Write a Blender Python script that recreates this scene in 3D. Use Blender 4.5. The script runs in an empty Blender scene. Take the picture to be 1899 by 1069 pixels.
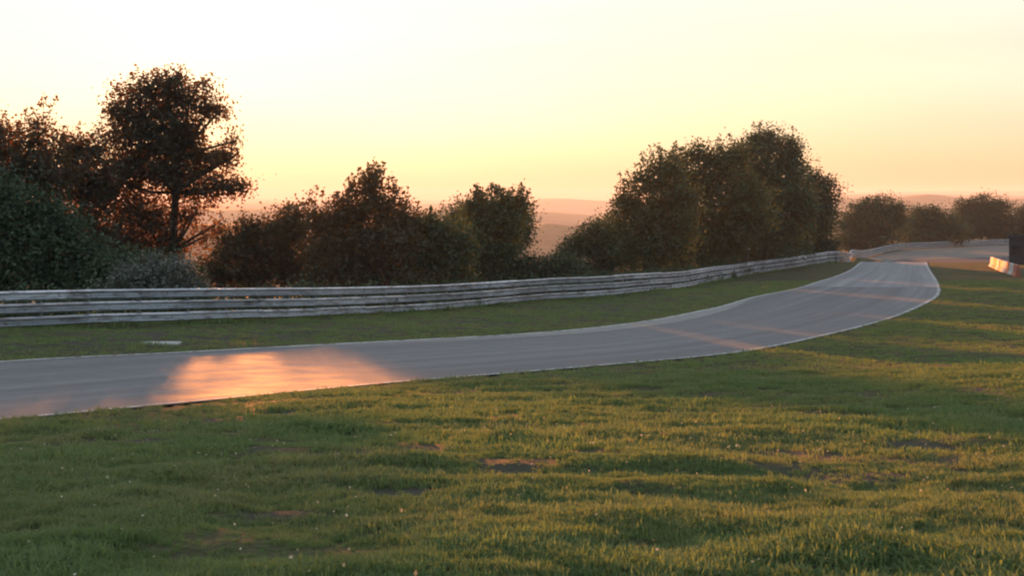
import bpy, math, random
import numpy as np
from mathutils import Vector, Matrix

random.seed(7)
RNG = np.random.default_rng(11)
SC = bpy.context.scene
COL = SC.collection

# ------------------------------------------------------------------ camera
# eye at the origin, level; +Y is the view direction, heights are below the eye
FPX, CX, HY = 3011.0, 949.5, 365.0        # photo focal length (px), centre column, eye level row
cam = bpy.data.cameras.new('camera')
cam.sensor_width = 36.0
cam.lens = 36.0 * FPX / 1899.0
cam.shift_y = -(534.5 - HY) / 1899.0
cam.clip_start = 0.1
cam.clip_end = 80000
cam_o = bpy.data.objects.new('camera', cam)
COL.objects.link(cam_o)
cam_o.location = (0, 0, 0)
cam_o.rotation_euler = (math.radians(90), 0, 0)
SC.camera = cam_o

# ------------------------------------------------------------------ light
SUN_AZ = math.atan2(400 - CX, FPX)         # left of +Y is negative
SUN_EL = math.radians(2.35)
SKY_STRENGTH = 0.15
world = bpy.data.worlds.new('World')
SC.world = world
world.use_nodes = True
wn, wl = world.node_tree.nodes, world.node_tree.links
wn.clear()
wo = wn.new('ShaderNodeOutputWorld')
wb = wn.new('ShaderNodeBackground')
sky = wn.new('ShaderNodeTexSky')
sky.sky_type = 'NISHITA'
sky.sun_disc = False
sky.sun_elevation = SUN_EL
sky.sun_rotation = SUN_AZ
sky.altitude = 300
sky.air_density = 0.6
sky.dust_density = 5.0
sky.ozone_density = 1.0
tone = wn.new('ShaderNodeGamma')           # evening air: softer contrast over the whole sky
tone.inputs[1].default_value = 0.27
wl.new(sky.outputs[0], tone.inputs[0])
hsv = wn.new('ShaderNodeHueSaturation')
hsv.inputs['Hue'].default_value = 0.485
hsv.inputs['Saturation'].default_value = 1.55
wl.new(tone.outputs[0], hsv.inputs['Color'])
# faint streaks of high cloud all over the dome
wtc = wn.new('ShaderNodeTexCoord'); wmp = wn.new('ShaderNodeMapping'); wmp.inputs['Scale'].default_value = (2.2, 2.2, 16)
wmp.inputs['Rotation'].default_value = (.10, .06, 0)
wnz = wn.new('ShaderNodeTexNoise'); wnz.inputs['Scale'].default_value = 1.6; wnz.inputs['Detail'].default_value = 6
wrp = wn.new('ShaderNodeMapRange'); wrp.inputs[1].default_value = .3; wrp.inputs[2].default_value = .75; wrp.inputs[3].default_value = .94; wrp.inputs[4].default_value = 1.07
wmx = wn.new('ShaderNodeMix'); wmx.data_type = 'RGBA'; wmx.blend_type = 'MULTIPLY'; wmx.inputs[0].default_value = 1.0
wl.new(wtc.outputs['Generated'], wmp.inputs[0]); wl.new(wmp.outputs[0], wnz.inputs['Vector']); wl.new(wnz.outputs[0], wrp.inputs[0])
wl.new(hsv.outputs[0], wmx.inputs[6]); wl.new(wrp.outputs[0], wmx.inputs[7])
wl.new(wmx.outputs[2], wb.inputs[0])
wb.inputs[1].default_value = SKY_STRENGTH
wl.new(wb.outputs[0], wo.inputs[0])

sl = bpy.data.lights.new('sun', 'SUN')
sl.energy = 3.1
sl.angle = math.radians(0.53)
sl.color = (1.0, 0.31, 0.065)
so = bpy.data.objects.new('sun', sl)
COL.objects.link(so)
sd = Vector((math.sin(SUN_AZ) * math.cos(SUN_EL), math.cos(SUN_AZ) * math.cos(SUN_EL), math.sin(SUN_EL)))
so.rotation_euler = sd.to_track_quat('Z', 'Y').to_euler()
so.location = (0, 0, 60)

SC.view_settings.view_transform = 'Standard'
SC.view_settings.look = 'None'
SC.view_settings.exposure = 2.3
SC.view_settings.gamma = 1.0
SC.view_settings.use_curve_mapping = False
SC.render.engine = 'CYCLES'
cy = SC.cycles
cy.use_denoising = True
cy.max_bounces = 6
cy.diffuse_bounces = 3
cy.transmission_bounces = 4
cy.volume_bounces = 1
cy.transparent_max_bounces = 6
cy.caustics_reflective = False
cy.caustics_refractive = False
cy.sample_clamp_indirect = 6.0
SC.cycles.pixel_filter_type = 'BLACKMAN_HARRIS'
SC.cycles.filter_width = 2.1

HAZE_DENSITY = 0.00012

# ------------------------------------------------------------------ helpers
def px(x, y, d):
    """world point seen at photo pixel (x, y) at distance d"""
    return np.array([(x - CX) * d / FPX, d, -(y - HY) * d / FPX])

def sstep(a, b, x):
    t = np.clip((x - a) / (b - a), 0, 1)
    return t * t * (3 - 2 * t)

def _hash(ix, iy, s):
    n = (ix.astype(np.int64) * 374761393 + iy.astype(np.int64) * 668265263 + s * 1442695041) & 0x7fffffff
    n = ((n ^ (n >> 13)) * 1274126177) & 0x7fffffff
    return ((n ^ (n >> 16)) & 0xffff) / 65535.0

def vnoise(x, y, s=0):
    x = np.asarray(x, float); y = np.asarray(y, float)
    ix, iy = np.floor(x), np.floor(y)
    fx, fy = x - ix, y - iy
    fx = fx * fx * (3 - 2 * fx); fy = fy * fy * (3 - 2 * fy)
    a = _hash(ix, iy, s); b = _hash(ix + 1, iy, s); c = _hash(ix, iy + 1, s); d = _hash(ix + 1, iy + 1, s)
    return (a * (1 - fx) + b * fx) * (1 - fy) + (c * (1 - fx) + d * fx) * fy

def fbm(x, y, s=0, o=4):
    t = 0; a = .5
    for k in range(o):
        t = t + a * (vnoise(x, y, s + k) - .5); x = x * 2.03 + 7.1; y = y * 2.03 + 3.7; a *= .5
    return t

def spline(pts, step):
    """Catmull-Rom through pts, resampled at an even step"""
    P = np.array(pts, float)
    Q = np.vstack([2 * P[0] - P[1], P, 2 * P[-1] - P[-2]])
    out = []
    for i in range(1, len(Q) - 2):
        for t in np.linspace(0, 1, 24, endpoint=False):
            a, b, c, d = Q[i - 1], Q[i], Q[i + 1], Q[i + 2]
            out.append(.5 * (2 * b + (c - a) * t + (2 * a - 5 * b + 4 * c - d) * t * t + (3 * b - a - 3 * c + d) * t ** 3))
    out.append(P[-1]); out = np.array(out)
    L = np.r_[0, np.cumsum(np.linalg.norm(np.diff(out, axis=0), axis=1))]
    n = max(2, int(round(L[-1] / step)) + 1)
    s = np.linspace(0, L[-1], n)
    return np.stack([np.interp(s, L, out[:, k]) for k in range(P.shape[1])], 1)

def link(o, parent=None):
    COL.objects.link(o)
    if parent is not None: o.parent = parent
    return o

def mesh_obj(name, verts, faces, material, parent=None, smooth=False):
    me = bpy.data.meshes.new(name)
    me.from_pydata([tuple(map(float, v)) for v in verts], [], [tuple(map(int, f)) for f in faces])
    if material: me.materials.append(material)
    if smooth: me.polygons.foreach_set('use_smooth', [True] * len(me.polygons))
    me.update()
    return link(bpy.data.objects.new(name, me), parent)

def np_mesh(name, V, F, material, smooth=False):
    """fast mesh from numpy arrays; F is (n, 3) or (n, 4)"""
    me = bpy.data.meshes.new(name)
    k = F.shape[1]
    me.vertices.add(len(V)); me.vertices.foreach_set('co', np.ascontiguousarray(V, np.float32).ravel())
    me.loops.add(F.size); me.loops.foreach_set('vertex_index', np.ascontiguousarray(F, np.int32).ravel())
    me.polygons.add(len(F)); me.polygons.foreach_set('loop_start', np.arange(0, F.size, k, dtype=np.int32))
    if smooth: me.polygons.foreach_set('use_smooth', np.ones(len(F), bool))
    me.update(calc_edges=True)
    me.materials.append(material)
    return me

def empty(name, loc):
    o = bpy.data.objects.new(name, None)
    o.empty_display_size = .3
    o.location = tuple(map(float, loc))
    return link(o)

def tag(o, label=None, cat=None, group=None, kind=None):
    if label: o['label'] = label
    if cat: o['category'] = cat
    if group: o['group'] = group
    if kind: o['kind'] = kind
    return o

class MB:
    """collects boxes and tubes into one mesh"""
    def __init__(self): self.v, self.f = [], []
    def box(self, x0, x1, y0, y1, z0, z1):
        b = len(self.v)
        self.v += [(x0, y0, z0), (x1, y0, z0), (x1, y1, z0), (x0, y1, z0), (x0, y0, z1), (x1, y0, z1), (x1, y1, z1), (x0, y1, z1)]
        self.f += [tuple(b + i for i in q) for q in ((0, 3, 2, 1), (4, 5, 6, 7), (0, 1, 5, 4), (1, 2, 6, 5), (2, 3, 7, 6), (3, 0, 4, 7))]
        return self
    def prism(self, prof, x0, x1):
        """profile in (y, z), counter-clockwise, extruded along x"""
        b, n = len(self.v), len(prof)
        self.v += [(x0, p[0], p[1]) for p in prof] + [(x1, p[0], p[1]) for p in prof]
        for i in range(n):
            j = (i + 1) % n
            self.f.append((b + i, b + j, b + n + j, b + n + i))
        self.f.append(tuple(b + i for i in reversed(range(n)))); self.f.append(tuple(b + n + i for i in range(n)))
        return self
    def tube(self, pts, radii, n=6):
        b = len(self.v); pts = [Vector(map(float, p)) for p in pts]
        for i, p in enumerate(pts):
            t = (pts[min(i + 1, len(pts) - 1)] - pts[max(i - 1, 0)])
            t = t.normalized() if t.length > 1e-6 else Vector((0, 0, 1))
            u = t.orthogonal().normalized(); w = t.cross(u)
            for k in range(n):
                a = 2 * math.pi * k / n
                self.v.append(tuple(p + (u * math.cos(a) + w * math.sin(a)) * radii[i]))
        for i in range(len(pts) - 1):
            for k in range(n):
                k2 = (k + 1) % n
                self.f.append((b + i * n + k, b + i * n + k2, b + (i + 1) * n + k2, b + (i + 1) * n + k))
        self.f.append(tuple(b + k for k in reversed(range(n))))
        self.f.append(tuple(b + (len(pts) - 1) * n + k for k in range(n)))
        return self
    def build(self, name, m, parent=None, smooth=False): return mesh_obj(name, self.v, self.f, m, parent, smooth)

# ------------------------------------------------------------------ materials
class NT:
    def __init__(self, name):
        self.m = bpy.data.materials.new(name); self.m.use_nodes = True
        self.n, self.l = self.m.node_tree.nodes, self.m.node_tree.links
        self.n.clear(); self.out = self.n.new('ShaderNodeOutputMaterial')
    def node(self, t, **kw):
        nd = self.n.new(t)
        for k, v in kw.items(): setattr(nd, k, v)
        return nd
    def set(self, sock, v):
        if isinstance(v, bpy.types.NodeSocket): self.l.new(v, sock)
        else: sock.default_value = v
    def noise(self, vec, scale, detail=4, rough=.55):
        t = self.node('ShaderNodeTexNoise'); self.l.new(vec, t.inputs['Vector'])
        t.inputs['Scale'].default_value = scale; t.inputs['Detail'].default_value = detail; t.inputs['Roughness'].default_value = rough
        return t.outputs[0]
    def coord(self, which='Object'): return self.node('ShaderNodeTexCoord').outputs[which]
    def geo(self): return self.node('ShaderNodeNewGeometry').outputs['Position']
    def mapv(self, vec, scale):
        m = self.node('ShaderNodeMapping'); self.l.new(vec, m.inputs[0]); m.inputs['Scale'].default_value = scale
        return m.outputs[0]
    def ramp(self, fac, stops):
        r = self.node('ShaderNodeValToRGB'); self.set(r.inputs[0], fac)
        while len(r.color_ramp.elements) < len(stops): r.color_ramp.elements.new(.5)
        for e, (p, c) in zip(r.color_ramp.elements, stops):
            e.position = p; e.color = (c, c, c, 1) if isinstance(c, (int, float)) else (*c, 1)
        return r.outputs[0]
    def mix(self, fac, a, b, mode='MIX'):
        m = self.node('ShaderNodeMix', data_type='RGBA', blend_type=mode)
        self.set(m.inputs[0], fac)
        self.set(m.inputs[6], a if isinstance(a, bpy.types.NodeSocket) else (*a, 1))
        self.set(m.inputs[7], b if isinstance(b, bpy.types.NodeSocket) else (*b, 1))
        return m.outputs[2]
    def math(self, op, a, b=0.0):
        m = self.node('ShaderNodeMath', operation=op); self.set(m.inputs[0], a); self.set(m.inputs[1], b); return m.outputs[0]
    def bump(self, h, strength, dist):
        b = self.node('ShaderNodeBump'); self.l.new(h, b.inputs['Height'])
        b.inputs['Strength'].default_value = strength; b.inputs['Distance'].default_value = dist
        return b.outputs[0]
    def principled(self, color, rough=.6, metal=0.0, normal=None, spec=.5):
        p = self.node('ShaderNodeBsdfPrincipled')
        self.set(p.inputs['Base Color'], color if isinstance(color, bpy.types.NodeSocket) else (*color, 1))
        self.set(p.inputs['Roughness'], rough); self.set(p.inputs['Metallic'], metal)
        p.inputs['Specular IOR Level'].default_value = spec
        if normal: self.l.new(normal, p.inputs['Normal'])
        self.l.new(p.outputs[0], self.out.inputs[0])
        return self.m

def leaf_material(name, dark, light, trans, tmix=.4):
    t = NT(name)
    a = t.node('ShaderNodeAttribute', attribute_name='tone')
    col = t.mix(a.outputs['Fac'], dark, light)
    d = t.node('ShaderNodeBsdfDiffuse'); t.l.new(col, d.inputs[0])
    tr = t.node('ShaderNodeBsdfTranslucent')
    t.l.new(t.mix(.55, col, trans), tr.inputs[0])
    m = t.node('ShaderNodeMixShader'); m.inputs[0].default_value = tmix
    t.l.new(d.outputs[0], m.inputs[1]); t.l.new(tr.outputs[0], m.inputs[2])
    g = t.node('ShaderNodeBsdfGlossy'); g.inputs['Roughness'].default_value = .5; g.inputs[0].default_value = (.8, .8, .8, 1)
    m2 = t.node('ShaderNodeMixShader'); m2.inputs[0].default_value = .035
    t.l.new(m.outputs[0], m2.inputs[1]); t.l.new(g.outputs[0], m2.inputs[2])
    t.l.new(m2.outputs[0], t.out.inputs[0])
    return t.m

M = {}
M['leaf_oak'] = leaf_material('leaf_oak', (.040, .040, .020), (.095, .085, .042), (.34, .15, .035), .52)
M['leaf_dark'] = leaf_material('leaf_dark', (.034, .052, .026), (.092, .122, .060), (.10, .17, .05), .22)
M['leaf_olive'] = leaf_material('leaf_olive', (.040, .056, .026), (.105, .128, .058), (.13, .20, .05), .25)
M['leaf_russet'] = leaf_material('leaf_russet', (.038, .038, .020), (.098, .092, .046), (.24, .15, .04), .38)
M['leaf_pale'] = leaf_material('leaf_pale', (.10, .105, .085), (.30, .30, .26), (.20, .18, .10), .25)

def bark():
    t = NT('bark'); p = t.coord()
    c = t.ramp(t.noise(t.mapv(p, (6, 6, 1.2)), 3, 5), [(.3, (.030, .024, .018)), (.7, (.085, .070, .055))])
    return t.principled(c, .9, 0, t.bump(t.noise(t.mapv(p, (8, 8, 1.5)), 3, 5), .6, .03))
M['bark'] = bark()

def ground_material():
    t = NT('grassy_ground'); p = t.geo()
    n1 = t.noise(p, .35, 5); n2 = t.noise(p, 3.0, 5); n3 = t.noise(p, 22, 3)
    g = t.mix(t.ramp(n2, [(.3, 0.0), (.7, 1.0)]), (.050, .056, .028), (.095, .100, .045))
    straw = t.mix(t.ramp(n1, [(.46, 0.0), (.62, .75)]), g, (.120, .108, .052))
    fine = t.mix(t.ramp(n3, [(.35, .55), (.6, 0.0)]), straw, (.030, .028, .016))
    d = t.node('ShaderNodeAttribute', attribute_name='dirt')
    dm = t.math('MULTIPLY', d.outputs['Fac'], t.ramp(t.noise(t.mapv(p, (.5, .5, 1)), 1.6, 5), [(.38, .2), (.58, 1.0)]))
    col = t.mix(dm, fine, t.mix(n3, (.045, .040, .034), (.105, .092, .080)))
    return t.principled(col, .95, 0, t.bump(n3, .8, .05), .1)
M['ground'] = ground_material()

def hill_material():
    t = NT('wooded_hills'); p = t.geo()
    n = t.noise(p, .006, 5); f = t.noise(p, .05, 4)
    fields = t.mix(t.ramp(n, [(.42, 0.0), (.50, 1.0)]), (.022, .032, .016), (.075, .080, .035))
    return t.principled(t.mix(t.ramp(f, [(.3, .6), (.6, 0.0)]), fields, (.016, .022, .012)), .95, 0, None, .05)
M['hills'] = hill_material()

def asphalt(name, lo, hi, rough=(.74, .9), streak=True, spec=.05):
    t = NT(name); p = t.geo()
    uv = t.node('ShaderNodeUVMap').outputs[0]
    fine = t.noise(p, 55, 3); mid = t.noise(p, 1.2, 5)
    base = t.mix(t.ramp(mid, [(.3, 0.0), (.7, 1.0)]), lo, hi)
    base = t.mix(t.ramp(t.noise(p, 4.5, 6, .75), [(.32, .5), (.52, 0.0)]), base, tuple(c * .72 for c in lo))
    base = t.mix(t.ramp(fine, [(.35, .45), (.65, 0.0)]), base, tuple(c * .45 for c in lo))
    r = t.ramp(mid, [(.3, rough[0]), (.7, rough[1])])
    if streak:
        s = t.noise(t.mapv(uv, (1.1, .010, 1)), 1.0, 4, .6)
        base = t.mix(t.ramp(s, [(.38, .45), (.54, 0.0)]), base, tuple(c * .6 for c in lo))
        base = t.mix(t.ramp(s, [(.55, 0.0), (.70, .35)]), base, tuple(min(1, c * 1.35) for c in hi))
        r = t.math('ADD', r, t.ramp(s, [(.35, -.06), (.65, .08)]))
    h = t.math('ADD', t.math('MULTIPLY', fine, .6), t.math('MULTIPLY', t.noise(p, 9, 4), .5))
    return t.principled(base, r, 0, t.bump(h, .35, .012), spec)
M['road'] = asphalt('asphalt', (.215, .210, .222), (.275, .269, .282))
M['road_sheen'] = asphalt('sheen_pale_asphalt', (.29, .287, .305), (.37, .365, .385))  # sky reflection before the crest, put into the base colour as a paler tone
M['road_dark'] = asphalt('fresh_dark_asphalt', (.09, .093, .108), (.115, .118, .135), (.7, .8))  # darker asphalt colour for the bend beyond the crest
M['runoff'] = asphalt('pale_asphalt', (.15, .145, .135), (.22, .215, .20), (.6, .75), False)
M['strip'] = asphalt('pale_concrete', (.30, .29, .285), (.40, .385, .375), (.8, .9), False)

def paint():
    t = NT('worn_white_paint'); p = t.geo()
    w = t.ramp(t.noise(p, 2.6, 8, .75), [(.42, 0.0), (.52, 1.0)])
    return t.principled(t.mix(w, (.17, .168, .175), (.60, .59, .57)), .85, 0, None, .1)
M['paint'] = paint()

def galvanised(name, a, b):
    t = NT(name); p = t.coord()
    oi = t.node('ShaderNodeObjectInfo').outputs['Random']
    base = t.mix(oi, a, b)
    g = t.geo()
    st = t.noise(t.mapv(g, (.8, .8, 5)), 1.4, 6, .65)
    base = t.mix(t.ramp(st, [(.48, 0.0), (.66, .8)]), base, (.12, .10, .088))
    sp = t.noise(g, 7, 4)
    base = t.mix(t.ramp(sp, [(.57, 0.0), (.70, .7)]), base, (.15, .09, .05))
    return t.principled(base, t.ramp(st, [(.3, .4), (.7, .6)]), .45)
M['rail'] = galvanised('galvanised_steel', (.30, .325, .37), (.60, .635, .70))
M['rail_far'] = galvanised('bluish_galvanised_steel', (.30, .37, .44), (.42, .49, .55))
M['post'] = galvanised('dull_steel', (.16, .155, .15), (.26, .25, .24))

def plain(name, c, rough=.6, var=.25, metal=0):
    t = NT(name); n = t.noise(t.coord(), 4, 6)
    return t.principled(t.mix(t.ramp(n, [(.3, 0.0), (.7, 1.0)]), tuple(x * (1 - var) for x in c), tuple(min(1, x * (1 + var * .4)) for x in c)), rough, metal)
M['red'] = plain('faded_red_paint', (.42, .13, .08), .8)
M['white'] = plain('grimy_white_paint', (.52, .50, .48), .8)
M['sign'] = plain('white_sign_sheet', (.62, .62, .66), .45, .12)
M['hut'] = plain('dark_blue_grey_cladding', (.022, .028, .038), .6)
M['hut_trim'] = plain('dark_trim', (.025, .028, .033), .5)
M['glass'] = plain('dark_glass', (.02, .025, .03), .08, .1)
M['slab'] = plain('pale_concrete_slab', (.42, .41, .40), .8)

def grass_material():
    t = NT('grass_blades'); p = t.geo()
    a = t.node('ShaderNodeAttribute', attribute_name='hue', attribute_type='INSTANCER')
    n = t.noise(p, .45, 4)
    green = t.mix(t.ramp(t.noise(p, 1.7, 3), [(.3, 0.0), (.7, 1.0)]), (.145, .190, .088), (.215, .270, .128))
    col = t.mix(a.outputs['Fac'], green, (.30, .26, .14))
    d = t.node('ShaderNodeBsdfDiffuse'); t.l.new(col, d.inputs[0])
    tr = t.node('ShaderNodeBsdfTranslucent'); t.l.new(t.mix(.5, col, (.21, .36, .05)), tr.inputs[0])
    m = t.node('ShaderNodeMixShader'); m.inputs[0].default_value = .42
    t.l.new(d.outputs[0], m.inputs[1]); t.l.new(tr.outputs[0], m.inputs[2])
    t.l.new(m.outputs[0], t.out.inputs[0])
    return t.m
M['grass'] = grass_material()
M['litter'] = leaf_material('dry_leaf', (.34, .25, .11), (.66, .60, .45), (.5, .38, .16), .3)

# ------------------------------------------------------------------ lay of the land
# (x, y, drop below the eye); the left and right edge of the track, the foot of the guard rail
LEFT = [(-43, -15, 2.4), (-25, 14, 3.1), (-11.5, 36.3, 3.7), (-8.9, 40.2, 3.9), (-5.4, 46, 4.2), (.9, 56, 4.7), (5.7, 68, 5.2),
        (10.6, 83.7, 5.7), (19.6, 111.6, 6.3), (29.4, 145, 6.9), (37.0, 173, 7.05), (42, 192, 7.9), (48.5, 214, 8.75), (60, 240, 9.25), (85, 257, 9.37), (120, 261, 9.4), (190, 257, 9.45)]
RIGHT = [(-39, -27, 1.9), (-20.5, 2.6, 2.6), (-7.5, 23.8, 3.3), (-5.1, 27.7, 3.5), (-3.2, 31.4, 3.7), (.6, 37, 4.0), (4.3, 42.7, 4.3),
         (7.2, 48.3, 4.6), (14, 64.7, 5.2), (19.4, 79, 5.6), (26, 98.7, 6.0), (33, 126, 6.5), (44.5, 174, 7.08), (49, 190, 7.8), (56.5, 205, 8.5), (69, 217, 8.9), (87, 223, 9.0), (120, 225, 9.05), (190, 221, 9.1)]
RAIL = [(-58, -28, 3.0), (-36, 12, 3.5), (-15.6, 49.5, 4.08), (-10.2, 57, 4.4), (-4.6, 70, 5.05), (1.4, 84, 5.44), (7.3, 96, 5.75), (15, 124, 6.6),
        (22.4, 150, 7.2), (30, 167, 7.25), (36.4, 180, 7.25)]
RAIL_FAR = [(35.6, 178.2, 7.3), (41, 197, 8.0), (50, 238, 8.95), (65, 282, 9.7), (84, 318, 10.0), (104, 340, 10.1), (140, 356, 10.2), (190, 362, 10.3)]
OTHER = [(0, 0, 1.62), (0, -25, 1.45), (25, -10, 1.5), (18, 12, 2.05), (-18, -8, 1.75), (6, 14, 2.35), (-2, 14, 2.4), (12, 30, 3.2), (30, 40, 3.9), (45, 80, 5.15),
         (42.4, 135, 6.68), (47.9, 162, 7.0), (62, 130, 6.3), (58, 174, 7.05), (75, 174, 7.0), (60, 150, 6.75), (100, 174, 7.0), (100, 60, 4.5), (70, 20, 2.8), (150, 120, 6),
         (60, 195, 7.95), (85, 195, 7.9), (85, 207, 8.5), (130, 207, 8.5), (100, 300, 9.8), (140, 300, 9.8), (75, 275, 9.6), (130, 278, 9.6),
         (-27, 55, 4.6), (-20, 75, 5.4), (-12, 95, 6.1), (0, 120, 7.0), (12, 150, 7.7), (28, 195, 8.1), (40, 240, 9.3), (62, 300, 10.2), (100, 370, 10.8), (180, 390, 11),
         (-70, 50, 5.0), (-60, 100, 7.5), (-40, 150, 10.5), (-10, 200, 12.5), (20, 260, 13.5), (40, 330, 14), (60, 400, 15), (-90, 0, 3.8), (-80, -80, 2), (0, -90, 1), (90, -60, 1.5)]
CP = np.array(LEFT + RIGHT + RAIL + RAIL_FAR[1:] + OTHER, float)
def _tps(r2): return np.where(r2 > 1e-9, .5 * r2 * np.log(np.maximum(r2, 1e-9)), 0)
_S = 100.0
_n = len(CP)
_P = CP[:, :2] / _S
_K = _tps(((_P[:, None] - _P[None]) ** 2).sum(-1)) + np.eye(_n) * 2e-4
_A = np.zeros((_n + 3, _n + 3)); _A[:_n, :_n] = _K; _A[:_n, _n] = 1; _A[:_n, _n + 1:] = _P; _A[_n, :_n] = 1; _A[_n + 1:, :_n] = _P.T
_W = np.linalg.solve(_A, np.r_[-CP[:, 2], 0, 0, 0])
def near_h(x, y):
    q = np.stack([x, y], -1) / _S
    r2 = ((q[..., None, :] - _P) ** 2).sum(-1)
    return _tps(r2) @ _W[:_n] + _W[_n] + q @ _W[_n + 1:]

def far_h(x, y):
    r = np.hypot(x, y); th = np.degrees(np.arctan2(x, y))
    base = -115 + 40 * fbm(x / 1800, y / 1800, 40, 3)
    # wooded ridges one behind the other: (distance, half width, crest row in the photo over azimuth, roughness in m)
    ridges = [(2500, 480, [(-60, 430), (-20, 420), (-9, 416), (-4, 428), (0, 424), (1.2, 414), (2.4, 422), (4, 440), (8, 405), (11.5, 392), (16, 386), (19, 388), (60, 400)], 6),
              (5000, 850, [(-60, 395), (-20, 392), (-10, 388), (-6, 392), (0, 391), (1.6, 396), (2.8, 401), (4, 398), (8, 384), (11, 371), (13.5, 363), (14.8, 362), (16, 369), (17, 368), (20, 373), (60, 380)], 9),
              (9800, 1500, [(-60, 380), (-20, 377), (-10, 376), (-4, 379), (0, 376), (1.2, 369), (2.5, 371), (3.6, 374), (7, 366), (12, 361), (18, 362), (60, 365)], 11),
              (16500, 1900, [(-180, 361), (-60, 361), (-20, 368), (-2, 371), (4, 371), (11, 358), (16, 354), (20, 356), (60, 360), (180, 361)], 13)]
    h = base
    for i, (rd, w, crest, rough) in enumerate(ridges):
        a = np.array(crest, float)
        row = np.interp(th, a[:, 0], a[:, 1])
        top = -(row - HY) / FPX * rd * np.cos(np.radians(th) * (np.abs(th) < 60)) 
        top = top + rough * fbm(th * .55, r * 0 + i, 60 + i, 3) * 2 + rough * .8 * fbm(x / 90, y / 90, 70 + i, 3)
        k = np.exp(-((r - rd) / w) ** 2)
        h = np.maximum(h, base + (top - base) * k)
    return h

ROAD_L = spline(LEFT, 1.0); ROAD_R = spline(RIGHT, 1.0)
RAIL_P = spline(RAIL, 1.0); RAILF_P = spline(RAIL_FAR, 1.0)
POLY = np.vstack([ROAD_L[:, :2], ROAD_R[::-1, :2]])

def in_poly(x, y, poly=POLY):
    x = np.asarray(x); y = np.asarray(y); c = np.zeros(x.shape, bool)
    x2, y2 = np.roll(poly[:, 0], -1), np.roll(poly[:, 1], -1)
    for i in range(len(poly)):
        xi, yi, xj, yj = poly[i, 0], poly[i, 1], x2[i], y2[i]
        if yi == yj: continue
        m = ((yi > y) != (yj > y))
        if m.any(): c ^= m & (x < (xj - xi) * (y - yi) / (yj - yi) + xi)
    return c

def dist_to(x, y, P):
    x = np.asarray(x, float).ravel(); y = np.asarray(y, float).ravel()
    out = np.empty(len(x)); out[:] = 1e9
    for s in range(0, len(x), 20000):
        dx = x[s:s + 20000, None] - P[None, :, 0]; dy = y[s:s + 20000, None] - P[None, :, 1]
        out[s:s + 20000] = np.sqrt((dx * dx + dy * dy).min(1))
    return out

def smooth_h(x, y):
    """large shape of the land without tussocks"""
    x = np.asarray(x, float); y = np.asarray(y, float)
    r = np.hypot(x, y)
    k = sstep(380, 760, r)
    out = np.zeros(x.shape)
    nz = r < 780
    if nz.any():
        xs, ys = x[nz], y[nz]; v = np.empty(xs.shape)
        sc = np.minimum(1, 430 / np.maximum(np.hypot(xs, ys), 1))
        for s in range(0, len(xs), 20000): v[s:s + 20000] = near_h(xs[s:s + 20000] * sc[s:s + 20000], ys[s:s + 20000] * sc[s:s + 20000])
        out[nz] = v
    f = np.zeros(x.shape); fz = r > 370
    if fz.any(): f[fz] = far_h(x[fz], y[fz])
    return out * (1 - k) + f * k

def edge_dist(x, y):
    return np.minimum(dist_to(x, y, ROAD_L), dist_to(x, y, ROAD_R))

def micro(x, y):
    """tussocks and hollows of the rough grass"""
    m = .17 * fbm(x / 1.0, y / .8, 3, 3) + .07 * fbm(x / .36, y / .30, 5, 2) + .20 * fbm(x / 3.2, y / 3.2, 9, 2)
    return m

def bare(x, y):
    """worn patches of bare earth in the near grass"""
    return sstep(.10, .20, fbm(x / .8, y / .55, 91, 3) + .5 * fbm(x / 5, y / 5, 95, 2)) * sstep(5, 8, np.hypot(x, y)) * (1 - sstep(34, 48, np.hypot(x, y)))

def ground_h(x, y):
    x = np.asarray(x, float).ravel(); y = np.asarray(y, float).ravel()
    h = smooth_h(x, y)
    r = np.hypot(x, y); nm = r < 420
    ed = np.full(len(x), 99.); ed[nm] = edge_dist(x[nm], y[nm])
    ins = np.zeros(len(x), bool); ins[nm] = in_poly(x[nm], y[nm])
    mk = np.where(ins, 0, sstep(.1, 1.6, ed)) * (1 - sstep(120, 260, r))
    h = h + mk * micro(x, y)
    return h - np.where(ins, .14 * sstep(0, .6, ed), 0), ins, ed

# ---- ground sheet (near) and hills (far), one polar net
ANG = np.r_[np.arange(-180, -32, 4.0), np.arange(-32, 32, .22), np.arange(32, 180, 4.0)]
ANG = np.r_[ANG[ANG < 180]]
def rings(a, b, k): return list(np.exp(np.arange(math.log(a), math.log(b), k)))
R1 = [.01, 1.0, 2.0, 3.0] + rings(4, 48, .013) + rings(48, 430, .018)
R2 = rings(R1[-1] * 1.000001, 19000, .028)
def polar(name, R, mat, dirt=False):
    R = np.array(R); a = np.radians(ANG)
    X = (R[:, None] * np.sin(a)[None]).ravel(); Y = (R[:, None] * np.cos(a)[None]).ravel()
    Z, ins, ed = ground_h(X, Y)
    na = len(a); i, j = np.meshgrid(np.arange(len(R) - 1), np.arange(na), indexing='ij')
    j2 = (j + 1) % na
    F = np.stack([i * na + j, i * na + j2, (i + 1) * na + j2, (i + 1) * na + j], -1).reshape(-1, 4)[:, ::-1]
    me = np_mesh(name, np.stack([X, Y, Z], 1), F, mat, True)
    if dirt:
        at = me.attributes.new('dirt', 'FLOAT', 'POINT')
        dl = dist_to(X, Y, ROAD_L); dr = dist_to(X, Y, RAIL_P)
        left = (dl < 40) & (dl < dist_to(X, Y, ROAD_R))
        v = np.where(left & (dl + dr < 30), sstep(1.2, 3.0, dl) * (1 - sstep(5.0, 8.5, dl)) * (1 - .6 * sstep(70, 120, Y)), 0) * (~ins)
        v = np.maximum(v, bare(X, Y) * (~ins))
        at.data.foreach_set('value', v.astype(np.float32))
    return link(bpy.data.objects.new(name, me))
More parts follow.
